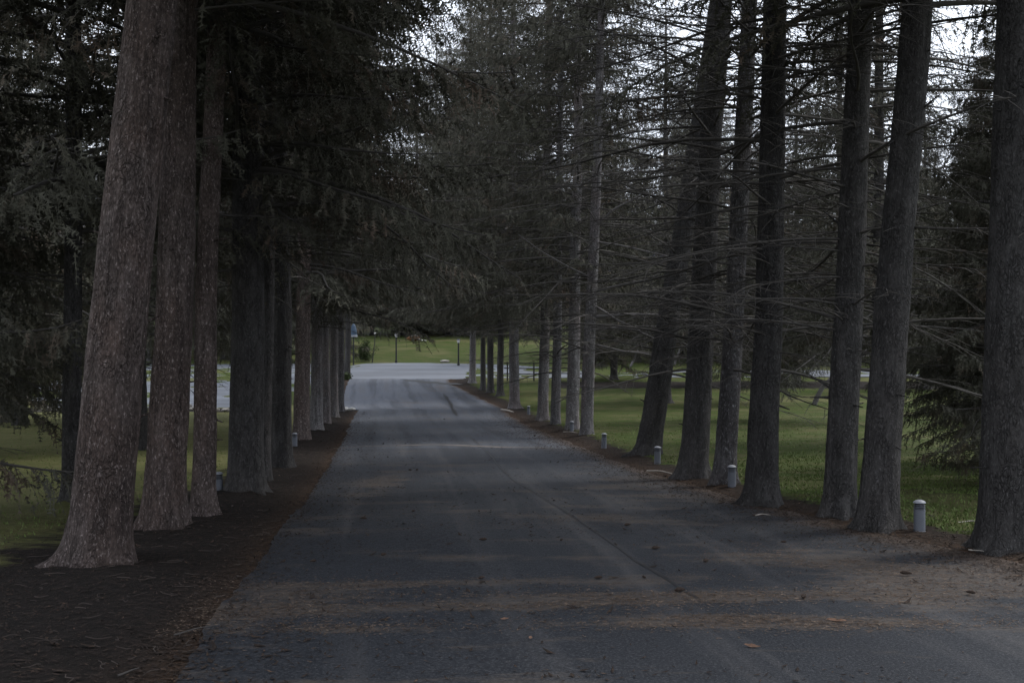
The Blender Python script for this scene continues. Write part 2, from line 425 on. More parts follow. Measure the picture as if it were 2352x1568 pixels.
for nm_, ar_ in (("lane", dL * 1.1), ("along", Y * 0.035)):
    a_ = me.attributes.new(nm_, 'FLOAT', 'POINT'); a_.data.foreach_set("value", np.ascontiguousarray(ar_ + 0 * X).ravel().astype(np.float32))
DRIFTS = [(620, 1400, 0.9, 0.75, 1.0), (1000, 1345, 2.2, 0.22, 0.7), (1420, 1385, 1.3, 0.28, 1.2), (1800, 1380, 1.4, 0.22, 0.9), (1650, 1440, 1.4, 0.26, 1.2), (1850, 1290, 1.0, 0.9, 0.9), (2150, 1350, 1.3, 1.1, 1.1), (1100, 1400, 1.6, 0.2, 0.7), (780, 1450, 0.7, 0.16, 0.9), (1350, 1200, 1.8, 0.7, 0.5), (880, 1110, 0.5, 4.0, 0.55), (1500, 1120, 1.6, 3.0, 0.6), (1900, 1440, 1.2, 0.2, 0.8)]
drift = np.zeros(X.size); xf, yf_ = X.ravel(), Y.ravel()
for px_, py_, sx_, sy_, am in DRIFTS:
    gx, gy, _ = ground_at(px_, py_)
    drift += am * np.exp(-((xf - gx) / sx_) ** 2 - ((yf_ - gy) / sy_) ** 2)
a_ = me.attributes.new("drift", 'FLOAT', 'POINT'); a_.data.foreach_set("value", drift.astype(np.float32))
wo = np.interp(Y + 0.25 * vnoise(X * 1.5, Y * 0, seed=77), [20, 37.4, 38.0, 60, 69.6, 70.2], [0.0, 0.22, 0.55, 0.65, 0.75, 1.0]).ravel()  # older paving, plus near shade and far brightness put into the colour
a_ = me.attributes.new("worn_lit", 'FLOAT', 'POINT'); a_.data.foreach_set("value", wo.astype(np.float32))
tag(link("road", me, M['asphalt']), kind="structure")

# cross road with the wide apron on the left
cx_ = np.arange(-90, 90.1, 0.5)
yn = np.interp(cx_, [-90, -17.5, -16.5, -15, -5.5, -3, 2, 90], [72, 72, 97, 99.2, 99.2, 100.6, 100.8, 104])
yf = np.interp(cx_, [-90, -20, -10, -2, 9, 90], [118, 119, 120.5, 118.5, 109, 112])
yn = yn + 0.15 * vnoise(cx_ * 0.9, cx_ * 0, seed=21); yf = yf + 0.25 * vnoise(cx_ * 0.9, cx_ * 0, seed=22)
v = np.linspace(0, 1, 40)
Y = yn[:, None] * (1 - v) + yf[:, None] * v; X = cx_[:, None] + 0 * Y
V = np.stack([X, Y, terrain(X, Y) - 0.002], -1).reshape(-1, 3)
n = len(v); i = (np.arange(len(cx_) - 1)[:, None] * n + np.arange(n - 1)[None]).ravel()
me = new_mesh("cross_road", V, np.stack([i, i + n, i + n + 1, i + 1], -1), smooth=True)
tag(link("cross_road", me, M['pale_asphalt']), kind="structure")

def strip(name, pts, widths, mat, lift):
    """flat ragged strip lying on the road, pts given as pixels of the frame"""
    W = np.array([ground_at(*p)[:2] for p in pts]); t = np.linspace(0, len(W) - 1, 90)
    x = np.interp(t, range(len(W)), W[:, 0]); y = np.interp(t, range(len(W)), W[:, 1])
    w = np.interp(t, range(len(W)), widths) * (0.75 + 0.5 * vnoise(t * 3, t * 0, seed=31))
    d = np.stack([np.gradient(x), np.gradient(y)], -1); d /= np.linalg.norm(d, axis=1, keepdims=True); nrm = np.stack([-d[:, 1], d[:, 0]], -1)
    off = 0.05 * vnoise(t * 2.2, t * 0, seed=33)
    A = np.stack([x, y], -1) + nrm * (off + w / 2)[:, None]; B = np.stack([x, y], -1) + nrm * (off - w / 2)[:, None]
    P = np.concatenate([A, B])
    uu = np.clip((P[:, 0] - road_l(P[:, 1])) / (road_r(P[:, 1]) - road_l(P[:, 1])), 0, 1)
    z = terrain(P[:, 0], P[:, 1]) + 0.05 * (1 - (2 * uu - 1) ** 2) * np.clip((95 - P[:, 1]) / 20, 0, 1) + 0.004 + lift
    n = len(t); i = np.arange(n - 1)
    me = new_mesh(name, np.column_stack([P, z]), np.stack([i + n, i + n + 1, i + 1, i], -1))
    return tag(link(name, me, mat), kind="structure")
strip("road_seam", [(1075, 1000), (1130, 1055), (1190, 1115), (1300, 1180), (1400, 1255), (1520, 1335), (1600, 1390)], [0.05, 0.07, 0.05, 0.09, 0.06, 0.08, 0.03], M['seam'], 0.005)
strip("road_dark_patch", [(1020, 905), (1035, 930), (1052, 958)], [0.2, 0.45, 0.1], M['seam'], 0.005)
strip("road_seam", [(765, 1030), (850, 1026), (1000, 1024), (1150, 1030), (1300, 1030)], [0.10, 0.30, 0.40, 0.42, 0.2], M['dust'], 0.006)

# far hills, a long ridge seen through the trees
hx = np.linspace(-2600, 2600, 160); hv = np.linspace(0, 1, 14)
ridge = 270 + 55 * vnoise(hx / 420, hx * 0, seed=41) + 22 * vnoise(hx / 110, hx * 0, seed=42)
Xh = hx[:, None] + 0 * hv; Yh = 1500 + 900 * hv + 0 * Xh; Zh = 10 + ridge[:, None] * np.sin(hv * math.pi / 2) ** 1.2 + 8 * vnoise(Xh / 60, Yh / 60, seed=43) * hv
V = np.stack([Xh, Yh, Zh], -1).reshape(-1, 3); n = 14; i = (np.arange(159)[:, None] * n + np.arange(n - 1)[None]).ravel()
strip("road_dark_patch", [(930, 872), (985, 878), (1060, 883)], [0.6, 3.0, 0.8], M['seam'], 0.005)  # wide dark patch laid on the far road, in the seam colour
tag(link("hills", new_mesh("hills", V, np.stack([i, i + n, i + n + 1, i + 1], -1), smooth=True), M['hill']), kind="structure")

# ------------------------------------------------------------------ conifers
def spray_mesh(O, D, S, L, rng, K=5):
    """hanging needle sprays: O origin, D direction, S sideways, L length -> loose needle clumps"""
    m = len(O)
    tris = []
    for i in range(K):
        f = (i + 0.35) / K
        c = (0.040 + 0.045 * rng.random(m))[:, None] * (1.1 - 0.5 * f)
        w = (0.013 + 0.011 * rng.random(m))[:, None]
        base = O + D * (f * L)[:, None]
        for sgn in (-1, 1):
            j = 0.02 * rng.standard_normal((m, 3))
            tris.append(np.stack([base - D * w, base + D * w, base + D * (0.6 * c) + S * (sgn * c) + j], 1))
    e = O + D * L[:, None]
    w = 0.011
    tris.append(np.stack([O + S * w, O - S * w, e + D * 0.06], 1))
    return np.concatenate(tris).reshape(-1, 3)

def make_crown(seed, H, z_dead, z_live, R, gap=0.42, dens=1.0, deadlen=0.8):
    """returns (branchwork mesh, needle mesh) for a conifer of height H standing at the origin"""
    rng = np.random.default_rng(seed)
    mains, mrad, twP, twR, O, D, S, L = [], [], [], [], [], [], [], []
    t = np.linspace(0, 1, 9)
    z = z_dead
    while z < H - 0.4:
        rel = z / H
        prof = min(1.0, 0.72 + 1.3 * rel) * (1 - rel) ** 0.8 * 1.12
        nb = int(rng.integers(3, 6))
        a0 = rng.random() * 6.28
        for b in range(nb):
            az = a0 + b * 6.283 / nb + rng.normal(0, 0.25)
            zz = z + rng.normal(0, 0.12)
            live = zz > z_live + rng.normal(0, 0.6)
            ln = max(0.5, R * prof * rng.uniform(0.62, 1.12))
            if not live:
                ln *= rng.uniform(0.35, 1.15) * deadlen
                if rng.random() < 0.25: continue
            s0 = rng.normal(0.10 + 0.25 * rel, 0.12); dr = rng.uniform(0.22, 0.46) * (1 - 0.6 * rel); up = rng.uniform(0.05, 0.2)
            if not live: s0 = rng.normal(0.08, 0.13); dr = rng.uniform(0.05, 0.30); up = rng.uniform(-0.05, 0.1)
            bend = rng.normal(0, 0.12)
            dirv = np.array([math.cos(az), math.sin(az)]); side = np.array([-dirv[1], dirv[0]])
            wob = 0.035 * ln * np.sin(t * rng.uniform(4, 9) + rng.random() * 6)
            rad = ln * t; lat = ln * bend * t ** 2 + wob * t
            P = np.column_stack([dirv[0] * rad + side[0] * lat, dirv[1] * rad + side[1] * lat, zz + ln * (s0 * t - dr * t ** 2 + up * t ** 4) + 0.5 * wob * t])
            mains.append(P); r0 = 0.009 + 0.0095 * ln
            mrad.append((r0 if live else 0.62 * r0) * (1 - 0.82 * t))
            # twigs and sprays
            step = (0.30 if deadlen < 1 else 0.2) if not live else 0.155 / dens
            t0 = 0.12 if not live else rng.uniform(0.16, 0.3)
            n = max(2, int(ln * (1 - t0) / step))
            ts = np.linspace(t0, 0.99, n)
            B = np.stack([np.interp(ts, t, P[:, k]) for k in range(3)], -1)
            T = np.stack([np.interp(ts, t, np.gradient(P[:, k])) for k in range(3)], -1)
            T /= np.linalg.norm(T, axis=1, keepdims=True)
            for sgn in (-1, 1):
                keep = rng.random(n) < (0.8 if live else 0.55)
                m = keep.sum()
                if m == 0: continue
                Bk, Tk, tk = B[keep], T[keep], ts[keep]
                sd = np.cross(Tk, [0, 0, 1.0]) * sgn; sd /= np.linalg.norm(sd, axis=1, keepdims=True)
                ang = rng.uniform(0.55, 1.15, m)[:, None]
                dv = Tk * np.cos(ang) + sd * np.sin(ang)
                dv[:, 2] += rng.normal(-0.12 if live else -0.05, 0.22, m)
                bl = (0.22 + 0.17 * ln) * np.sqrt(np.clip(1.06 - tk, 0, 1)) * rng.uniform(0.5, 1.25, m) + 0.12
                q = np.linspace(0, 1, 4)
                TP = Bk[:, None] + dv[:, None] * (bl[:, None] * q)[:, :, None]
                TP[:, :, 2] -= (0.35 if live else 0.12) * bl[:, None] * q ** 2
                if not live or rng.random() < 0.35:
                    twP.append(TP); twR.append(np.tile(0.0085 - 0.0045 * q, (m, 1)))
                if live:
                    ns = np.maximum(1, (bl / 0.14 * dens).astype(int))
                    rep = np.repeat(np.arange(m), ns)
                    qq = np.concatenate([(np.arange(c_) + 0.8) / c_ for c_ in ns])
                    o = Bk[rep] + dv[rep] * (bl[rep] * qq)[:, None]; o[:, 2] -= 0.35 * bl[rep] * qq ** 2
                    mm = len(o)
                    hang = rng.uniform(0.2, 1.5, mm)[:, None]
                    d = dv[rep] * (1.0 - 0.5 * hang) + np.array([0, 0, -1.0]) * hang + 0.25 * rng.standard_normal((mm, 3))
                    d /= np.linalg.norm(d, axis=1, keepdims=True)
                    s_ = np.cross(d, rng.standard_normal((mm, 3))); s_ /= np.linalg.norm(s_, axis=1, keepdims=True)
                    O.append(o); D.append(d); S.append(s_); L.append(rng.uniform(0.14, 0.32, mm) * (1 + 0.9 * rng.random(mm) * (hang[:, 0] > 0.9)))
        z += gap * rng.uniform(0.7, 1.35) * (0.75 + 0.25 * (1 - rel))
    mb = MB()
    mb.add(*tubes(np.array(mains), np.array(mrad), 5))
    if twP: mb.add(*tubes(np.concatenate(twP), np.concatenate(twR), 3))
    br = mb.mesh("branchwork", True)
    V = spray_mesh(np.concatenate(O), np.concatenate(D), np.concatenate(S), np.concatenate(L), rng)
    fo = new_mesh("needles", V, None, np.arange(len(V)).reshape(-1, 3))
    br.materials.append(M['limb']); fo.materials.append(M['needles'])
    return br, fo

CROWN = {}
SPEC = {
    'A': (11, 32, 4.6, 6.0, 6.0, 0.52), 'B': (12, 31, 5.0, 6.4, 5.8, 0.54), 'C': (13, 33, 4.2, 5.4, 6.2, 0.50),
    'E': (14, 31, 3.0, 15.0, 5.4, 0.34, 1.0, 1.2), 'G': (15, 30, 4.2, 7.6, 5.4, 0.48),
    'T': (18, 37, 5.2, 6.0, 7.2, 0.52), 'U': (19, 38, 4.8, 5.6, 7.4, 0.54), 'W': (20, 26, 2.9, 3.4, 5.6, 0.60, 0.85), 'X': (22, 27, 2.9, 3.3, 6.0, 0.44),
    'H': (21, 33, 8.2, 8.8, 6.0, 0.52),
    'D': (16, 22, 1.4, 1.9, 5.0, 0.36, 1.25), 'K': (17, 26, 1.6, 3.0, 5.8, 0.44)}
for key, args in SPEC.items():
    CROWN[key] = make_crown(*args)

def trunk_mesh(r, H, seed, bend=0.0, flare=0.42):
    """tapered bark column with root flare and knots; r radius about 1.5 m above the ground"""
    rng = np.random.default_rng(seed)
    zs = np.concatenate([np.linspace(-0.25, 1.2, 22), np.linspace(1.3, 10, 75), np.linspace(10.5, H, 20)])
    sides = 36 if r > 0.2 else 22
    th = np.arange(sides) * 2 * math.pi / sides
    Z, T = np.meshgrid(zs, th, indexing='ij')
    zz = np.clip(Z, 0, None)
    R = r * (1 - np.clip((zz - 1.5) / H, -0.05, 1)) ** 0.85 + 0.012
    lob = 0.5 + 0.5 * np.cos(T * rng.integers(4, 7) + rng.random() * 6 + 0.6 * np.sin(T * 2 + rng.random() * 6))
    R = R * (1 + flare * np.exp(-zz / 0.26) * (0.45 + 0.9 * lob) + 0.05 * np.exp(-zz / 1.6))
    nr = int(rng.integers(4, 7)); ph0 = rng.random() * 6.28
    for q in range(nr):
        da = np.angle(np.exp(1j * (T - ph0 - q * 6.283 / nr - rng.normal(0, 0.25))))
        R = R * (1 + rng.uniform(0.12, 0.5) * np.exp(-(da / 0.2) ** 2) * np.exp(-zz / rng.uniform(0.10, 0.22)))
    R = R * (1 + 0.045 * vnoise(np.cos(T) * 1.6 + 7, np.sin(T) * 1.6, Z * 0.8, seed) + 0.030 * vnoise(np.cos(T) * 6, np.sin(T) * 6, Z * 3.2, seed + 1) + 0.030 * vnoise(np.cos(T) * 13, np.sin(T) * 13, Z * 4, seed + 2))
    ax = bend * np.sin(Z / H * 5.0) * 0.5 + 0.05 * vnoise(Z * 0.25, Z * 0 + seed, seed=5) * np.clip(Z / 3, 0, 1)
    ay = 0.05 * vnoise(Z * 0.25, Z * 0 + seed, seed=6) * np.clip(Z / 3, 0, 1)
    V = np.stack([R * np.cos(T) + ax, R * np.sin(T) + ay, Z], -1).reshape(-1, 3)
    n = len(zs); i = np.arange(n - 1)[:, None] * sides; k = np.arange(sides)[None]; k2 = (k + 1) % sides
    mb = MB(); mb.add(V, np.stack([i + k, i + k2, i + sides + k2, i + sides + k], -1).reshape(-1, 4))
    ns = 26; sz = rng.uniform(1.2, 10, ns); sa = rng.random(ns) * 6.283; sl = rng.uniform(0.05, 0.3, ns) * rng.choice([0.5, 1, 1.6], ns); tt = np.linspace(0, 1, 4)
    rr = r * (1 - np.clip((sz - 1.5) / H, 0, 1)) ** 0.85 * 0.9
    ax_ = np.interp(sz, zs, ax[:, 0]); rad_ = rr[:, None] + sl[:, None] * tt
    P = np.stack([np.cos(sa)[:, None] * rad_ + ax_[:, None], np.sin(sa)[:, None] * rad_, sz[:, None] + sl[:, None] * tt * rng.normal(0.05, 0.3, ns)[:, None]], -1)
    mb.add(*tubes(P, np.linspace(1, 0.4, 4)[None] * rng.uniform(0.010, 0.028, ns)[:, None], 5))
    return mb.mesh("trunk", True)

RND = random.Random(5)
def conifer(name, x, y, z, r, kind, label, group, bark, lean=0.0, lean_y=0.0, spin=None, scale=1.0, bend=0.0, cat="tree", trunk_me=None):
    root = tag(empty(name, (x, y, z), (lean_y, lean, 0)), label, cat, group)
    br, fo = CROWN[kind]
    tm = trunk_me or trunk_mesh(r, SPEC[kind][1] * scale, int(abs(x * 91 + y * 37)) % 9973 + 1, bend)
    t = link("trunk", tm, M[bark], root)
    spin = (abs(math.sin(x * 12.9898 + y * 78.233)) * 43758.5453) % 6.2832 if spin is None else spin
    for nm, me in (("branchwork", br), ("crown", fo)):
        c = link(nm, me, None, root); c.rotation_euler = (0, 0, spin); c.scale = (scale, scale, scale)
    return root

AVENUE_L, AVENUE_R = "spruces along the left road edge", "spruces along the right road edge"
def avenue(px, py, wpx, ptop, kind, bark, label, group, **kw):
    x, y, z = ground_at(px, py)
    conifer("spruce_tree", x, y, z - 0.03, 0.46 * wpx * y / F, kind, label, group, bark, lean=math.atan((ptop - px) / py), **kw)

avenue(222, 1305, 136, 345, 'H', 'bark_brown', "nearest and thickest spruce of the left row, reddish brown bark, leaning right", AVENUE_L)
avenue(378, 1220, 92, 418, 'H', 'bark_brown', "brown trunked spruce just behind the thickest left tree", AVENUE_L)
avenue(466, 1185, 52, 497, 'H', 'bark_brown', "slim straight spruce with a bollard at its right foot, before the dark double trunk", AVENUE_L)
avenue(564, 1140, 80, 567, 'A', 'bark_dark', "thick dark spruce right of the bollard at the slim left trunk", AVENUE_L)
avenue(604, 1108, 34, 626, 'A', 'bark_dark', "thin dark trunk pressed against the right side of a thick dark spruce", AVENUE_L)
avenue(646, 1076, 48, 642, 'B', 'bark_dark', "black trunked spruce left of the brown speckled trunk with a bollard", AVENUE_L)
avenue(693, 1015, 37, 702, 'T', 'bark_tan', "pale brown speckled spruce trunk with a bollard at its left foot", AVENUE_L)
avenue(727, 993, 29, 729, 'U', 'bark_pale', "grey spruce trunk directly right of the pale brown speckled one", AVENUE_L)
avenue(748, 976, 22, 750, 'B', 'bark_pale', "third grey trunk back from the brown speckled one, left row", AVENUE_L)
avenue(766, 961, 21, 770, 'B', 'bark_pale', "slender grey trunk, second from the end of the tight left row", AVENUE_L)
avenue(781, 946, 18, 786, 'H', 'bark_grey', "last trunk of the tight left row, beside the white stones", AVENUE_L)
avenue(798, 869, 14, 806, 'B', 'bark_dark', "far dark trunk at the road fork, weeds at its foot", AVENUE_L)

avenue(2312, 1264, 118, 2342, 'H', 'bark_dark', "nearest right spruce, dark trunk cut off by the picture edge", AVENUE_R)
avenue(2015, 1216, 84, 2100, 'H', 'bark_dark', "thick dark spruce left of the nearest bollard, leaning right", AVENUE_R)
avenue(1928, 1186, 70, 1978, 'E', 'bark_dark', "dark spruce close to the left of the thick one by the nearest bollard", AVENUE_R)
avenue(1750, 1160, 70, 1776, 'E', 'bark_dark', "black trunk with a wide foot, right of the second nearest bollard", AVENUE_R)
avenue(1663, 1116, 48, 1722, 'E', 'bark_grey', "slim grey edged spruce behind the second nearest bollard", AVENUE_R)
avenue(1590, 1100, 64, 1656, 'E', 'bark_dark', "dark spruce with a broad slanting foot, right of the third nearest bollard", AVENUE_R)
avenue(1485, 1050, 56, 1640, 'E', 'bark_dark', "strongly slanting spruce standing between two small bollards", AVENUE_R, bend=0.25)
avenue(1347, 1004, 29, 1385, 'E', 'bark_pale', "pale grey lit spruce with many bare horizontal limbs over the field", AVENUE_R)
avenue(1315, 992, 30, 1332, 'A', 'bark_pale', "grey trunk standing close behind the pale lit spruce", AVENUE_R)
avenue(1276, 979, 22, 1291, 'E', 'bark_grey', "thin trunk between the grey pair, second from the small far bollards", AVENUE_R)
avenue(1247, 968, 25, 1263, 'U', 'bark_pale', "grey trunk between the two farthest bollards", AVENUE_R)
avenue(1182, 937, 24, 1178, 'T', 'bark_pale', "mottled grey spruce standing alone beyond the farthest bollard", AVENUE_R)
avenue(1149, 909, 15, 1150, 'U', 'bark_dark', "dark far trunk, right one of the clump before the road fork", AVENUE_R)
avenue(1127, 903, 15, 1127, 'U', 'bark_dark', "dark far trunk, middle of the clump before the road fork", AVENUE_R)
avenue(1110, 896, 12, 1108, 'U', 'bark_dark', "dark far trunk, left one of the clump before the road fork", AVENUE_R)
avenue(1085, 879, 15, 1082, 'U', 'bark_pale', "last pale trunk of the right row with low hanging boughs", AVENUE_R)

lit = next(o for o in SC.objects if o.get("label", "").startswith("pale grey lit spruce"))
bpy.context.view_layer.update()
inv = lit.matrix_world.inverted(); ly = lit.location.y
for k_, (pts, rad) in enumerate([
    ([(1360, 728), (1440, 722), (1520, 724), (1594, 721)], 0.085), ([(1366, 757), (1430, 751), (1510, 749), (1590, 744)], 0.05),
    ([(1368, 555), (1440, 566), (1540, 590), (1660, 640)], 0.045), ([(1368, 668), (1420, 655), (1480, 642), (1560, 610)], 0.05),
    ([(1374, 515), (1410, 480), (1470, 450), (1540, 425)], 0.06), ([(1362, 700), (1420, 735), (1490, 770), (1540, 800)], 0.05),
    ([(1362, 640), (1300, 610), (1240, 575), (1190, 540)], 0.045), ([(1362, 790), (1430, 806), (1500, 815), (1580, 822)], 0.045)]):
    W = [inv @ Vector(((px - CX) / F * (ly - 0.35 * i), ly - 0.35 * i, EYE - (py - HZ) / F * (ly - 0.35 * i))) for i, (px, py) in enumerate(pts)]
    t = np.linspace(0, 3, 14); P = np.stack([np.interp(t, range(4), [w[a] for w in W]) for a in range(3)], -1)
    P += 0.035 * np.stack([vnoise(t * 2, t * 0 + k_, seed=90 + a) for a in range(3)], -1) * (t / 3)[:, None]
    V, Q = tubes([P], [rad * (1 - 0.25 * t)], 7)
    link("limb", new_mesh("limb", V, Q, smooth=True), M['bare_twig'], lit)

# spruces standing off the road
avenue(166, 1166, 42, 168, 'C', 'bark_dark', "thin black straight trunk in the left lawn", "spruces on the lawns")
OFF = "spruces on the lawns"
def lawn_tree(x, y, r, kind, label, group=OFF, bark='bark_dark', **kw):
    return conifer("spruce_tree", x, y, float(terrain(x, y)) - 0.03, r, kind, label, group, bark, **kw)
lawn_tree(-11.4, 19.0, 0.30, 'D', "low branched spruce at the left picture edge, its fronds nearly touching grass", spin=0.4)
lawn_tree(-14.7, 31.0, 0.28, 'W', "dense spruce hidden behind the thickest left trunk")
lawn_tree(-14.2, 47.0, 0.28, 'W', "dense spruce behind the black trunk in the left lawn")
lawn_tree(-19.0, 40.0, 0.28, 'W', "dark spruce at the far left, filling the sky with layered boughs")
lawn_tree(-16.6, 61.0, 0.25, 'W', "spruce at the edge of the pale lot on the left")
lawn_tree(-26.0, 58.0, 0.25, 'W', "broad dark spruce at the left end of the stony strip")
lawn_tree(-19.5, 50.0, 0.28, 'W', "dark spruce far back on the left lawn before the lot")
lawn_tree(-12.6, 38.0, 0.28, 'W', "dense spruce behind the pair of brown left trunks")
lawn_tree(-17.0, 33.0, 0.28, 'D', "skirted spruce far left whose fronds hide the pale lot")
lawn_tree(-24.0, 55.0, 0.28, 'D', "skirted spruce before the pale lot, left of the thin black trunk")
lawn_tree(-29.0, 62.0, 0.28, 'D', "skirted spruce farthest left before the pale lot")
lawn_tree(13.2, 25.0, 0.3, 'D', "dark drooping spruce boughs at the right picture edge, reaching down to the grass", spin=3.0, scale=0.82)
lawn_tree(-26.0, 45.0, 0.28, 'D', "skirted spruce at the far left end of the lawn")
lawn_tree(-6.6, 7.5, 0.33, 'H', "unseen tall spruce past the lower left picture edge, added to shade the road", AVENUE_L)  # unseen spruces around the viewer, added to shade the near road
lawn_tree(-6.2, 0.5, 0.33, 'T', "unseen tall spruce beside the viewer, left of the road, added for shade", AVENUE_L)
lawn_tree(12.6, 5.0, 0.33, 'H', "unseen tall spruce beside the viewer, right of the road, added for shade", AVENUE_R)
lawn_tree(13.5, -2.5, 0.33, 'T', "unseen tall spruce behind the viewer, right of the road, added for shade", AVENUE_R)
lawn_tree(-6.0, -13.5, 0.33, 'U', "unseen tall spruce farther behind the viewer, left of the road, added for shade", AVENUE_L)
lawn_tree(14.5, -10.5, 0.33, 'U', "unseen tall spruce farther behind the viewer, right of the road, added for shade", AVENUE_R)
lawn_tree(-6.4, -6.0, 0.33, 'T', "unseen tall spruce behind the viewer, left of the road, added for shade", AVENUE_L)
lawn_tree(13.0, 40.0, 0.22, 'X', "dense spruce hidden behind the thick leaning trunk by the nearest bollard")
lawn_tree(16.9, 58.0, 0.22, 'X', "dense field spruce behind the trunk left of the thick leaning one")
lawn_tree(13.4, 60.0, 0.22, 'X', "dense field spruce behind the black wide footed trunk", scale=0.62)
lawn_tree(16.7, 75.0, 0.22, 'X', "far field spruce behind the black wide footed trunk", scale=0.7)
lawn_tree(10.7, 24.5, 0.30, 'D', "low branched spruce on the right lawn with fronds hanging to the grass", spin=2.0, scale=0.55)
lawn_tree(13.5, 31.0, 0.25, 'D', "second low spruce on the right lawn, half hidden by the nearest right trunk", spin=0.7, scale=0.6)
x, y, z = ground_at(1530, 925); conifer("spruce_tree", x, y, z, 0.30, 'X', "dark trunk on the right field seen between two slanting spruces", OFF, 'bark_dark')
x, y, z = ground_at(1410, 872); conifer("spruce_tree", x, y, z, 0.28, 'D', "black trunk before the far road, right of the pale lit spruce", OFF, 'bark_dark', scale=0.9)
lawn_tree(15.0, 92.0, 0.3, 'K', "dense spruce on the dark ground band beyond the right field")
lawn_tree(24.0, 95.0, 0.3, 'K', "spruce with hanging boughs right of the crooked field tree")
lawn_tree(33.0, 90.0, 0.3, 'D', "low branched spruce on the far right of the dark ground band")

# the wood beyond the lawn and the cross road
WOOD = "dark conifers beyond the cross road and lawn"
far_trunk = trunk_mesh(0.28, 23, 77)
rw = random.Random(8)
spots = []
for x0 in np.arange(-92, 90, 6.0):
    for row in range(3):
        x = x0 + rw.uniform(-2.2, 2.2) + row * 2
        base = 124 if x < -20 or x > 6 else 164
        y = base + row * 9 + rw.uniform(-2.5, 2.5)
        if abs(x) > 0.52 * y: continue
        spots.append((x, y))
for x0 in np.arange(9, 62, 4.6): spots.append((x0 + rw.uniform(-1.2, 1.2), 121 + rw.uniform(-2, 3)))
for x0 in np.arange(-60, -20, 5.0): spots.append((x0 + rw.uniform(-1.2, 1.2), 123 + rw.uniform(-2, 3)))
for x0 in np.arange(-26, 9, 3.2): spots.append((x0 + rw.uniform(-0.8, 0.8), 162.5 + rw.uniform(-1.0, 1.5)))
for x, y, sc_ in ((-9.8, 168, 1.75), (-14.5, 172, 1.6), (-5.5, 170, 1.7), (-12, 178, 1.9), (-1, 173, 1.5)):
    conifer("spruce_tree", x, y, float(terrain(x, y)) - 0.05, 0.34, 'K', "dark conifer in the wood beyond the cross road and lawn", WOOD, 'bark_dark', scale=sc_)
for x, y in spots:
    conifer("spruce_tree", x, y, float(terrain(x, y)) - 0.05, 0.28, 'D' if 161 < y < 164.5 and -27 < x < 10 else rw.choice("CKD"), "dark conifer in the wood beyond the cross road and lawn", WOOD, 'bark_dark', scale=rw.uniform(0.85, 1.15), trunk_me=far_trunk)

# ------------------------------------------------------------------ bare trees
def bare_tree_mesh(seed, h, r, crook=0.25, spread=0.9, depth=5):
    rng = np.random.default_rng(seed)
    trunkP, trunkR, P, R = [], [], [], []
    def grow(p, d, ln, rad, lev):
        n = 6; q = [p]
        for _ in range(n - 1):
            d = d + rng.normal(0, crook * 0.5, 3); d[2] += 0.05; d /= np.linalg.norm(d)
            q.append(q[-1] + d * ln / (n - 1))
        q = np.array(q); rr = np.linspace(rad, rad * 0.62, n)
        (trunkP if lev == 0 else P).append(q); (trunkR if lev == 0 else R).append(rr)
        if lev >= depth: return
        for c in range(int(rng.integers(2, 4)) + (lev > 1)):
            f = rng.uniform(0.45, 1.0); s = np.array([np.interp(f, np.linspace(0, 1, n), q[:, k]) for k in range(3)])
            nd = d + rng.normal(0, spread * 0.55, 3); nd[2] = nd[2] * 0.7 + 0.15; nd /= np.linalg.norm(nd)
            grow(s, nd, ln * rng.uniform(0.58, 0.85), max(0.006, rad * 0.55), lev + 1)
    d0 = np.array([rng.normal(0, 0.2), 0, 1.0]); grow(np.array([0, 0, -0.1]), d0 / np.linalg.norm(d0), h * 0.32, r, 0)
    a = MB(); a.add(*tubes(np.array(trunkP), np.array(trunkR), 9)); b = MB(); b.add(*tubes(np.array(P), np.array(R), 4))
    return a.mesh("trunk", True), b.mesh("crown", True)
BARE = [bare_tree_mesh(61, 7, 0.13), bare_tree_mesh(62, 8, 0.12, 0.35), bare_tree_mesh(63, 6.5, 0.11, 0.3, 1.1)]
def bare_tree(x, y, v, s, rz, label, group=None):
    root = tag(empty("bare_tree", (x, y, float(terrain(x, y)) - 0.03), (0, 0, rz)), label, "tree", group)
    for nm, me in zip(("trunk", "crown"), BARE[v]):
        o = link(nm, me, M['bare_twig'], root); o.scale = (s, s, s)
x, y, _ = ground_at(1868, 928); bare_tree(x, y, 1, 1.5, 2.0, "small crooked tree with a bent dark stem on the right field")
x, y, _ = ground_at(1785, 886); bare_tree(x, y, 2, 1.2, 0.3, "pale crooked bare tree leaning right beyond the field")
BRUSH = "bare grey trees behind the right field"
for i, (x, y) in enumerate([(20, 114), (26, 113), (30, 117), (17, 118), (35, 113.5), (12, 115), (40, 118), (23, 119), (45, 114), (32, 121), (38, 114), (28, 115)]):
    bare_tree(x, y, i % 3, 1.0 + 0.25 * ((i * 7) % 4) / 3, i * 1.3, "bare grey twiggy tree in the brush behind the right field", BRUSH)

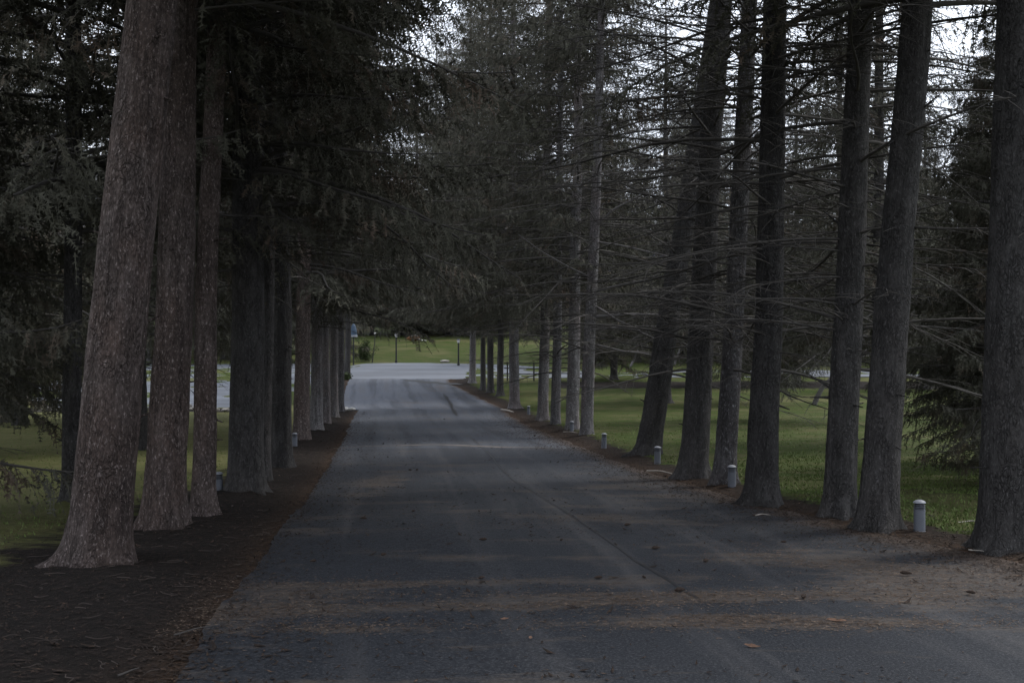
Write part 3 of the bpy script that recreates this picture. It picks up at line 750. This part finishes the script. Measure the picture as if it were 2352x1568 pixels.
# ------------------------------------------------------------------ bollard lights
def make_bollard():
    h, r = 0.52, 0.088
    root = empty("bollard_light", (0, 0, 0))
    V, Q = lathe([(0, 0), (r * 1.12, 0), (r * 1.12, 0.025), (r, 0.03), (r, h * 0.70), (r * 0.985, h * 0.705), (0.0, h * 0.705)], 28)
    link("post", new_mesh("post", V, Q, smooth=False), M['metal'], root)
    mb = MB(); z = h * 0.735
    while z < h * 0.875:
        mb.add(*lathe([(r * 0.70, z), (r * 1.0, z - 0.004), (r * 1.0, z + 0.004), (r * 0.70, z + 0.008)], 28)); z += 0.0255
    lv = link("louvre", mb.mesh("louvre"), M['metal'], root)
    V, Q = lathe([(0, h * 0.7), (r * 0.80, h * 0.7), (r * 0.80, h * 0.9), (0, h * 0.9)], 20)
    link("core", new_mesh("core", V, Q), M['metal_in'], lv)
    c = [(0, h * 0.895), (r * 1.1, h * 0.895), (r * 1.12, h * 0.91), (r * 1.02, h * 0.94), (r * 0.75, h * 0.972), (r * 0.4, h * 0.993), (0.0, h)]
    V, Q = lathe(c, 28)
    link("cap", new_mesh("cap", V, Q, smooth=False), M['metal_cap'], root)
    return root
def dup(o):
    c = o.copy(); COL.objects.link(c)
    for ch in list(o.children):
        d = ch.copy(); COL.objects.link(d); d.parent = c
        for g in ch.children:
            e = g.copy(); COL.objects.link(e); e.parent = d
    return c
b0 = make_bollard(); first = True
BG = "bollard lights along the road edges"
for px, py, lab in [
    (2112, 1222, "largest grey bollard light with black louvres, right of the thick leaning dark spruce"),
    (1681, 1121, "bollard light in front of the slim grey edged spruce, left of the black wide foot"),
    (1510, 1067, "bollard light between the strongly slanting spruce and the broad slanting foot"),
    (1387, 1029, "bollard light on the grass edge just right of the pale lit spruce"),
    (1313, 994, "bollard light at the left foot of the pale lit spruce, a white stick below it"),
    (1247, 967, "small bollard light before the thin grey trunks, second farthest on the right"),
    (1214, 952, "tiny farthest bollard light, half tucked against a grey trunk"),
    (677, 1028, "bollard light with a bright cap at the foot of the pale brown speckled trunk"),
    (503, 1141, "bollard light with dark louvres at the right foot of a slim left spruce")]:
    o = b0 if first else dup(b0); first = False
    x, y, z = ground_at(px, py)
    o.location = (x, y, z + 0.0); o.rotation_euler = (RND.uniform(-0.03, 0.03), RND.uniform(-0.03, 0.03), RND.random() * 6)
    tag(o, lab, "bollard light", BG)

# ------------------------------------------------------------------ lamp posts, pole, fence, log
def lamp_post(px, py, top_px, label, hood='white', head=True):
    x, y, z = ground_at(px, py); h = (py - top_px) * y / F
    root = tag(empty("lamp_post", (x, y, z)), label, "lamp post", "lamp posts at the far side of the cross road")
    V, Q = lathe([(0.13, -0.1), (0.13, 0.25), (0.085, 0.3), (0.075, h - 0.45), (0.11, h - 0.42), (0.0, h - 0.42)], 12)
    link("post", new_mesh("post", V, Q), M['post'], root)
    if head:
        V, Q = lathe([(0, h - 0.42), (0.10, h - 0.42), (0.16, h - 0.2), (0.17, h - 0.12), (0, h - 0.12)], 12)
        link("lantern", new_mesh("lantern", V, Q), M['white'], root)
        V, Q = lathe([(0, h - 0.12), (0.24, h - 0.12), (0.14, h - 0.03), (0.03, h + 0.06), (0, h + 0.06)], 12)
        link("hood", new_mesh("hood", V, Q), M['post'], root)
    return root
lamp_post(910, 833, 765, "slim black lamp post with a small white lantern before the far lawn")
lamp_post(1053, 839, 778, "second slim lamp post, next to the last pale trunk of the right row")
x, y, z = ground_at(812, 838)
root = tag(empty("lamp_post", (x, y, z)), "lamp post with a blue bell shaped hood and pale rim beside the last left trunks", "lamp post", "lamp posts at the far side of the cross road")
h = (838 - 765) * y / F
V, Q = lathe([(0.1, -0.1), (0.07, 0.3), (0.06, h - 0.4), (0, h - 0.4)], 12); link("post", new_mesh("post", V, Q), M['post'], root)
V, Q = lathe([(0, h - 0.4), (0.40, h - 0.4), (0.42, h - 0.25), (0.40, h - 0.22), (0, h - 0.22)], 20); link("rim", new_mesh("rim", V, Q), M['metal_cap'], root)
V, Q = lathe([(0, h - 0.219), (0.38, h - 0.219), (0.34, h + 0.3), (0.22, h + 0.75), (0.10, h + 0.95), (0, h + 1.0)], 20); link("hood", new_mesh("hood", V, Q), M['blue'], root)

x, y, z = ground_at(855, 832)
root = tag(empty("garden_pole", (x, y, z), (0, 0.10, 0)), "thin leaning wooden pole with a pale knob left of the lantern post", "pole")
V, Q = tubes([[[0, 0, -0.1], [0.02, 0, 1.2], [0.05, 0, 2.0], [0.0, 0, 3.1]]], [[0.07, 0.06, 0.05, 0.04]], 7); link("stem", new_mesh("stem", V, Q, smooth=True), M['rail'], root)
V, Q = lathe([(0, 3.0), (0.10, 3.03), (0.14, 3.12), (0.10, 3.21), (0, 3.25)], 12); link("knob", new_mesh("knob", V, Q, smooth=True), M['white'], root)

def wood_fence():
    y = 97.8; x0, n, sp = -0.4, 4, 2.3
    root = tag(empty("wood_fence", (x0, y, float(terrain(x0, y)))), "dark three rail wooden fence seen between the far right trunks", "fence")
    for i in range(n):
        V, Q = box((i * sp, 0, 0.75), (0.13, 0.13, 1.75)); link("post", new_mesh("post", V, Q), M['rail'], root)
    for zz in (0.62, 1.08, 1.52):
        V, Q = tubes([[[-0.3, 0.085, zz + 0.01], [sp, 0.085, zz - 0.02], [2 * sp, 0.085, zz + 0.015], [3 * sp + 0.3, 0.085, zz]]], [[0.05] * 4], 6)
        link("rail", new_mesh("rail", V, Q), M['rail'], root)
wood_fence()

x, y, z = ground_at(952, 784)
root = tag(empty("fallen_log", (x, y, z)), "broken log with bright orange split wood at the top of the far lawn", "log")
def lumpy(P, R, sides, seed, amp):
    V, Q = tubes([P], [R], sides); c = V.mean(0)
    return V + amp * np.stack([vnoise(V[:, 0] * 5, V[:, 1] * 5, V[:, 2] * 5, seed + k) for k in range(3)], -1), Q
V, Q = lumpy([[-1.05, 0, 0.35], [-0.6, 0.05, 0.42], [0.0, 0, 0.45], [0.55, -0.1, 0.38], [0.85, -0.2, 0.1]], [0.05, 0.33, 0.34, 0.28, 0.10], 12, 3, 0.12)
link("log", new_mesh("log", V, Q, smooth=True), M['orange_wood'], root)
V, Q = lumpy([[-0.55, -0.30, 0.72], [0.0, -0.33, 0.80], [0.5, -0.36, 0.66]], [0.05, 0.10, 0.05], 8, 8, 0.04)
link("split_wood", new_mesh("split_wood", V, Q, smooth=True), M['stick'], root)
V, Q = lumpy([[0.6, -0.3, 0.35], [1.0, -0.45, 0.12], [1.7, -0.6, 0.08]], [0.07, 0.09, 0.04], 8, 5, 0.03)
link("limb", new_mesh("limb", V, Q, smooth=True), M['white'], root)

# stones and litter at the verge
def stone(px, py, s, seed, label, mat='stone', group=None, name="stone", cat="stone"):
    x, y, z = ground_at(px, py)
    th, ph = np.meshgrid(np.linspace(0, 2 * math.pi, 13)[:-1], np.linspace(0.02, math.pi - 0.02, 8))
    V = np.stack([np.cos(th) * np.sin(ph), np.sin(th) * np.sin(ph), np.cos(ph)], -1).reshape(-1, 3)
    V = V * (1 + 0.35 * vnoise(V[:, 0] * 1.7 + seed, V[:, 1] * 1.7, V[:, 2] * 1.7, seed))[:, None] * np.array(s)
    i = np.arange(7)[:, None] * 12; k = np.arange(12)[None]; k2 = (k + 1) % 12
    o = link(name, new_mesh(name, V, np.stack([i + k, i + 12 + k, i + 12 + k2, i + k2], -1).reshape(-1, 4), smooth=False), M[mat])
    o.location = (x, y, z + s[2] * 0.55)
    return tag(o, label, cat, group)
stone(794, 942, (0.20, 0.16, 0.13), 2, "left white stone at the corner where the left verge ends", 'white')
stone(808, 942, (0.22, 0.15, 0.11), 5, "right white stone at the corner where the left verge ends", 'white')
stone(1022, 831, (0.5, 0.3, 0.16), 9, "pale flat stone on the far edge of the cross road")
STRIP = "pale stones along the strip before the left lot"
rs = random.Random(4)
for i in range(34):
    stone(rs.uniform(425, 525) if i < 24 else rs.uniform(90, 150), rs.uniform(933, 946), (rs.uniform(.12, .3), rs.uniform(.1, .2), rs.uniform(.07, .16)), i + 20, "pale rubble stone in the strip before the left lot", 'stone', STRIP)

def stick(pts, r, label, mat='stick', name="stick", cat="stick", group=None):
    W = []
    for px, py in pts:
        x, y, z = ground_at(px, py); W.append([x, y, z + r + 0.02])
    W = np.array(W); t = np.linspace(0, len(W) - 1, 12)
    P = np.stack([np.interp(t, range(len(W)), W[:, k]) for k in range(3)], -1)
    P[:, 1] += 0.03 * vnoise(t * 1.5, t * 0, seed=3); P[:, 2] += 0.012 * (1 + vnoise(t * 1.2, t * 0, seed=8))
    V, Q = tubes([P], [r * (1 - 0.6 * t / t.max())], 6)
    return tag(link(name, new_mesh(name, V, Q, smooth=True), M[mat]), label, cat, group)
stick([(1486, 1085), (1520, 1087), (1556, 1097)], 0.022, "pale fallen stick on the needles below the broad slanting spruce foot")
stick([(1294, 995), (1312, 996), (1326, 998)], 0.035, "white stick lying under a small bollard left of the pale lit spruce")
stick([(1152, 944), (1168, 947), (1180, 951)], 0.075, "broad white scrap of bark at the right road edge before the lone mottled trunk")
stick([(1735, 1250 - 62), (1752, 1187), (1770, 1190)], 0.014, "thin pale twig at the foot of the black wide footed trunk")
stick([(2225, 1268), (2260, 1274)], 0.012, "thin twig in the litter before the nearest right spruce")
stick([(2200, 1205), (2235, 1203), (2262, 1206)], 0.014, "dry twig on the grass just behind the largest bollard")
stick([(400, 1465), (460, 1452), (500, 1447)], 0.008, "thin pale twig on the dark needles near the lower left road edge", 'limb')
stick([(270, 1560), (320, 1547)], 0.010, "brown stick in the lower left corner beside the asphalt", 'limb')

def curled_leaf(px, py, s, rz, label):
    x, y, z = ground_at(px, py)
    u, v = np.meshgrid(np.linspace(-1, 1, 11), np.linspace(-1, 1, 7))
    w = (1 - np.abs(u) ** 1.6) * (0.30 + 0.12 * vnoise(u * 4, u * 0, seed=int(py))) + 0.02
    V = np.stack([u * s, v * w * s, 0.22 * s * (u ** 2) + 0.30 * s * v ** 2 * w * 2 + 0.05 * s * vnoise(u * 3, v * 3, seed=int(px))], -1).reshape(-1, 3)
    i = (np.arange(6)[:, None] * 11 + np.arange(10)[None]).ravel()
    o = link("dry_leaf", new_mesh("dry_leaf", V, np.stack([i, i + 1, i + 12, i + 11], -1), smooth=True), M['leaf'])
    o.location = (x, y, z + 0.06); o.rotation_euler = (0.3, 0, rz)
    tag(o, label, "leaf", "dry leaves on the asphalt")
curled_leaf(1922, 1440, 0.095, -0.3, "long curled tan leaf alone on the asphalt at the right")
curled_leaf(1728, 1500, 0.08, -0.6, "curled brown leaf low on the asphalt, right of centre")
curled_leaf(1158, 1435, 0.05, 0.4, "small orange leaf on a pale needle patch near the road centre")
curled_leaf(1218, 1480, 0.05, 1.4, "small red brown leaf below the needle patch near the road centre")

cone_me = new_mesh("spruce_cone", *lumpy([[-0.07, 0, 0.02], [-0.03, 0, 0.025], [0.02, 0, 0.025], [0.07, 0, 0.02]], [0.006, 0.026, 0.024, 0.006], 8, 4, 0.008), smooth=False)
rc = random.Random(12)
cones = [(835, 1200), (950, 1182), (942, 1085), (1052, 918), (958, 1085), (1110, 1250), (880, 1285), (1620, 1300), (1505, 1270), (1440, 1215), (960, 940), (1480, 1338), (1560, 1370), (1800, 1255), (2080, 1330), (1020, 965), (1105, 1340), (720, 1300), (1290, 1250), (1845, 1385), (2230, 1375), (1375, 1340)]
for px, py in cones:
    x, y, z = ground_at(px, py)
    o = link("spruce_cone", cone_me, M['cone']); o.location = (x, y, z + 0.055); o.rotation_euler = (0, 0, rc.random() * 6); s = rc.uniform(0.6, 1.0); o.scale = (s, s, s)
    tag(o, "small dark spruce cone lying on the asphalt", "cone", "cones scattered on the road")

# ------------------------------------------------------------------ shrub and weeds at the far left of the fork
def leafy(name, px, py, w, h, n, seed, label, cat):
    rng = np.random.default_rng(seed); x, y, z = ground_at(px, py)
    root = tag(empty(name, (x, y, z)), label, cat)
    m = 26; t = np.linspace(0, 1, 6)
    d = rng.normal(0, 0.35, (m, 2)); P = np.zeros((m, 6, 3)); hh = h * rng.uniform(0.5, 1.0, m)
    P[:, :, 0] = rng.normal(0, w * 0.25, m)[:, None] + d[:, :1] * w * t ** 1.5; P[:, :, 1] = d[:, 1:] * w * t ** 1.5; P[:, :, 2] = hh[:, None] * t - 0.05
    V, Q = tubes(P, np.tile(0.018 - 0.012 * t, (m, 1)), 4); link("stem", new_mesh("stem", V, Q), M['limb'], root)["kind"] = "stuff"
    k = rng.integers(0, m, n); f = rng.uniform(0.2, 1.0, n)
    c = np.stack([np.array([np.interp(ff, t, P[kk, :, a]) for kk, ff in zip(k, f)]) for a in range(3)], -1) + rng.normal(0, 0.12, (n, 3))
    a, b = rng.standard_normal((2, n, 3)); a /= np.linalg.norm(a, axis=1, keepdims=True); b = np.cross(a, b); b /= np.linalg.norm(b, axis=1, keepdims=True)
    s = rng.uniform(0.05, 0.11, n)[:, None]
    V = np.stack([c - a * s, c + b * s * 0.5, c + a * s, c - b * s * 0.5], 1).reshape(-1, 3)
    link("leaves", new_mesh("leaves", V, np.arange(4 * n).reshape(-1, 4)), M['shrub'], root)
leafy("shrub", 835, 831, 1.7, 2.6, 2600, 3, "straggly green shrub by the far lawn, right of the last left trunks", "shrub")
leafy("weed_clump", 796, 871, 0.5, 0.6, 500, 4, "small green weeds at the foot of the trunk at the fork", "weeds")

# ------------------------------------------------------------------ uncountable ground cover
def scatter_grass():
    rng = np.random.default_rng(3)
    xs_, ys_ = [], []
    for lo, hi, n, side in ((15, 34, 24000, 1), (34, 66, 12000, 1), (15, 40, 3000, -1), (40, 68, 2000, -1)):
        y = rng.uniform(lo, hi, n); half = 0.47 * y
        x = np.where(side > 0, road_r(y) + 1.1 + (half - road_r(y) - 1.1).clip(0.1) * rng.random(n), road_l(y) - np.interp(y, [14, 24, 40, 70], [4.2, 2.8, 2.2, 2.0]) - (half + road_l(y) - 2.5).clip(0.1) * rng.random(n))
        xs_.append(x); ys_.append(y)
    x = np.concatenate(xs_); y = np.concatenate(ys_)
    keep = (vnoise(x * 0.7, y * 0.7, seed=51) > -0.5 + rng.normal(0, 0.5, len(x))) & (rng.random(len(x)) < np.clip((70 - y) / 35, 0, 1)); x, y = x[keep], y[keep]
    n = len(x); z = ground_z(x, y)
    h = rng.uniform(0.018, 0.045, n) * (1 + y / 90); w = rng.uniform(0.008, 0.014, n) * (1 + y / 40); a = rng.random(n) * 6.28; ln = rng.normal(0, 0.6, (n, 2)) * h[:, None]
    d = np.stack([np.cos(a), np.sin(a)], -1) * w[:, None]
    V = np.stack([np.column_stack([x - d[:, 0], y - d[:, 1], z - 0.01]), np.column_stack([x + d[:, 0], y + d[:, 1], z - 0.01]), np.column_stack([x + ln[:, 0], y + ln[:, 1], z + h])], 1).reshape(-1, 3)
    k = NT("grass_blade", 0.8, 0.2); f = k.noise(0.9, 4); f2 = k.noise(30, 2)
    c = k.mix(k.ramp(f2, [(0.3, 0), (0.7, 1)]), (0.085, 0.135, 0.036), (0.150, 0.190, 0.060)); k.color(k.mix(k.ramp(f, [(0.5, 0), (0.7, 0.7)]), c, (0.16, 0.15, 0.08)))
    tag(link("grass", new_mesh("grass", V, None, np.arange(3 * n).reshape(-1, 3)), k.m), kind="stuff")
scatter_grass()

def scatter_litter():
    rng = np.random.default_rng(7)
    n = 60000
    y = 8 + 60 * rng.random(n) ** 1.6
    left = rng.random(n) < 0.4
    x = np.where(left, road_l(y) - rng.normal(0.9, 1.2, n) * np.interp(y, [8, 20, 40], [1.8, 1.1, 0.8]), road_r(y) + rng.normal(0.05, 0.75, n))
    m = 9000; yy = 8.5 + 42 * rng.random(m) ** 1.5; xx = road_l(yy) + (road_r(yy) - road_l(yy)) * rng.random(m)
    k_ = vnoise(xx * 0.45, yy * 1.3, seed=71) > 0.05; x = np.concatenate([x, xx[k_]]); y = np.concatenate([y, yy[k_]])
    m = 12000; ye = 8 + 50 * rng.random(m) ** 1.6; le_ = rng.random(m) < 0.6
    x = np.concatenate([x, np.where(le_, road_l(ye) + rng.normal(-0.12, 0.20, m), road_r(ye) + rng.normal(-0.1, 0.4, m))]); y = np.concatenate([y, ye])
    n = len(x)
    on = (x > road_l(y)) & (x < road_r(y)); uu = np.clip((x - road_l(y)) / (road_r(y) - road_l(y)), 0, 1)
    z = np.where(on, terrain(x, y) + 0.05 * (1 - (2 * uu - 1) ** 2) + 0.006, ground_z(x, y) + 0.006)
    ln = rng.uniform(0.012, 0.042, n) * np.where(rng.random(n) < 0.05, 2.2, 1); w = ln * rng.uniform(0.12, 0.45, n); a = rng.random(n) * 6.28
    d = np.stack([np.cos(a), np.sin(a)], -1); e = np.stack([-d[:, 1], d[:, 0]], -1)
    tl = rng.normal(0, 0.25, n) * ln
    def pt(s, t_, dz): return np.column_stack([x + d[:, 0] * ln * s + e[:, 0] * w * t_, y + d[:, 1] * ln * s + e[:, 1] * w * t_, z + 0.012 * (dz + 1) * 0.5 + np.abs(tl) * max(s, 0)])
    V = np.stack([pt(-1, 0, 0), pt(0, -1, 0.4), pt(1, 0, 1), pt(0, 1, 0.4)], 1).reshape(-1, 3)
    m = 650; ty = 8.5 + 40 * rng.random(m) ** 1.8; lf = rng.random(m) < 0.6
    tx = np.where(lf, road_l(ty) - np.abs(rng.normal(0.3, 1.6, m)) * np.interp(ty, [8, 20, 40], [1.5, 1.0, 0.7]), road_r(ty) + rng.normal(0.3, 0.6, m))
    tz = ground_z(tx, ty) + 0.012; tz = np.where((tx > road_l(ty)) & (tx < road_r(ty)), terrain(tx, ty) + 0.03, tz); ta = rng.random(m) * 6.28; tl_ = rng.uniform(0.03, 0.14, m)
    tt = np.linspace(-1, 1, 4)
    P = np.stack([tx[:, None] + np.cos(ta)[:, None] * tl_[:, None] * tt + 0.02 * rng.standard_normal((m, 4)), ty[:, None] + np.sin(ta)[:, None] * tl_[:, None] * tt + 0.02 * rng.standard_normal((m, 4)), tz[:, None] + 0.02 * rng.random((m, 4))], -1)
    TV, TQ = tubes(P, np.tile([0.003, 0.004, 0.0035, 0.002], (m, 1)) * rng.uniform(0.7, 1.6, m)[:, None], 4)
    tag(link("twig_litter", new_mesh("twig_litter", TV, TQ), m_plain("litter_twig", (0.075, 0.062, 0.055), 0.9, 0.1, 0.6, 1.5)), kind="stuff")
    k = NT("litter_flake", 0.85, 0.15); f = k.noise(14, 2, 0.8)
    k.color(k.ramp(f, [(0.3, (0.016, 0.013, 0.012)), (0.58, (0.040, 0.029, 0.023)), (0.72, (0.115, 0.074, 0.050)), (0.84, (0.25, 0.21, 0.175))]))
    tag(link("leaf_litter", new_mesh("leaf_litter", V, np.arange(4 * n).reshape(-1, 4)), k.m), kind="stuff")
scatter_litter()

def scatter_needles():
    rng = np.random.default_rng(19); xs_, ys_ = [], []
    for px_, py_, sx_, sy_, am in DRIFTS:
        gx, gy, _ = ground_at(px_, py_); m = int(2600 * am * min(1.5, sx_ * sy_ * 1.6 + 0.3))
        dx, dy = gx + sx_ * 1.0 * rng.standard_normal(m), gy + sy_ * 0.95 * rng.standard_normal(m)
        kk = (vnoise(dx * 0.9, dy * 2.2, seed=88) + 0.7 * vnoise(dx * 4, dy * 8, seed=89) > -0.25 + 0.5 * rng.standard_normal(m)) & (dy > 7)
        xs_.append(dx[kk]); ys_.append(dy[kk])
    x = np.concatenate(xs_); y = np.concatenate(ys_); n = len(x)
    uu = np.clip((x - road_l(y)) / (road_r(y) - road_l(y)), 0, 1); z = terrain(x, y) + 0.05 * (1 - (2 * uu - 1) ** 2) + 0.010
    ln = rng.uniform(0.012, 0.035, n); w = rng.uniform(0.003, 0.008, n); a = rng.random(n) * 6.28
    d = np.stack([np.cos(a), np.sin(a)], -1); e = np.stack([-d[:, 1], d[:, 0]], -1)
    def pt(s_, t_): return np.column_stack([x + d[:, 0] * ln * s_ + e[:, 0] * w * t_, y + d[:, 1] * ln * s_ + e[:, 1] * w * t_, z + 0.004 * (s_ + 1) * rng.random(n)])
    V = np.stack([pt(-1, 0), pt(0, -1), pt(1, 0), pt(0, 1)], 1).reshape(-1, 3)
    k = NT("dry_needle", 0.9, 0.1); f = k.noise(11, 3, 0.8)
    k.color(k.ramp(f, [(0.32, (0.035, 0.025, 0.020)), (0.5, (0.115, 0.084, 0.063)), (0.7, (0.24, 0.185, 0.145))]))
    tag(link("needle_litter", new_mesh("needle_litter", V, np.arange(4 * n).reshape(-1, 4)), k.m), kind="stuff")
scatter_needles()
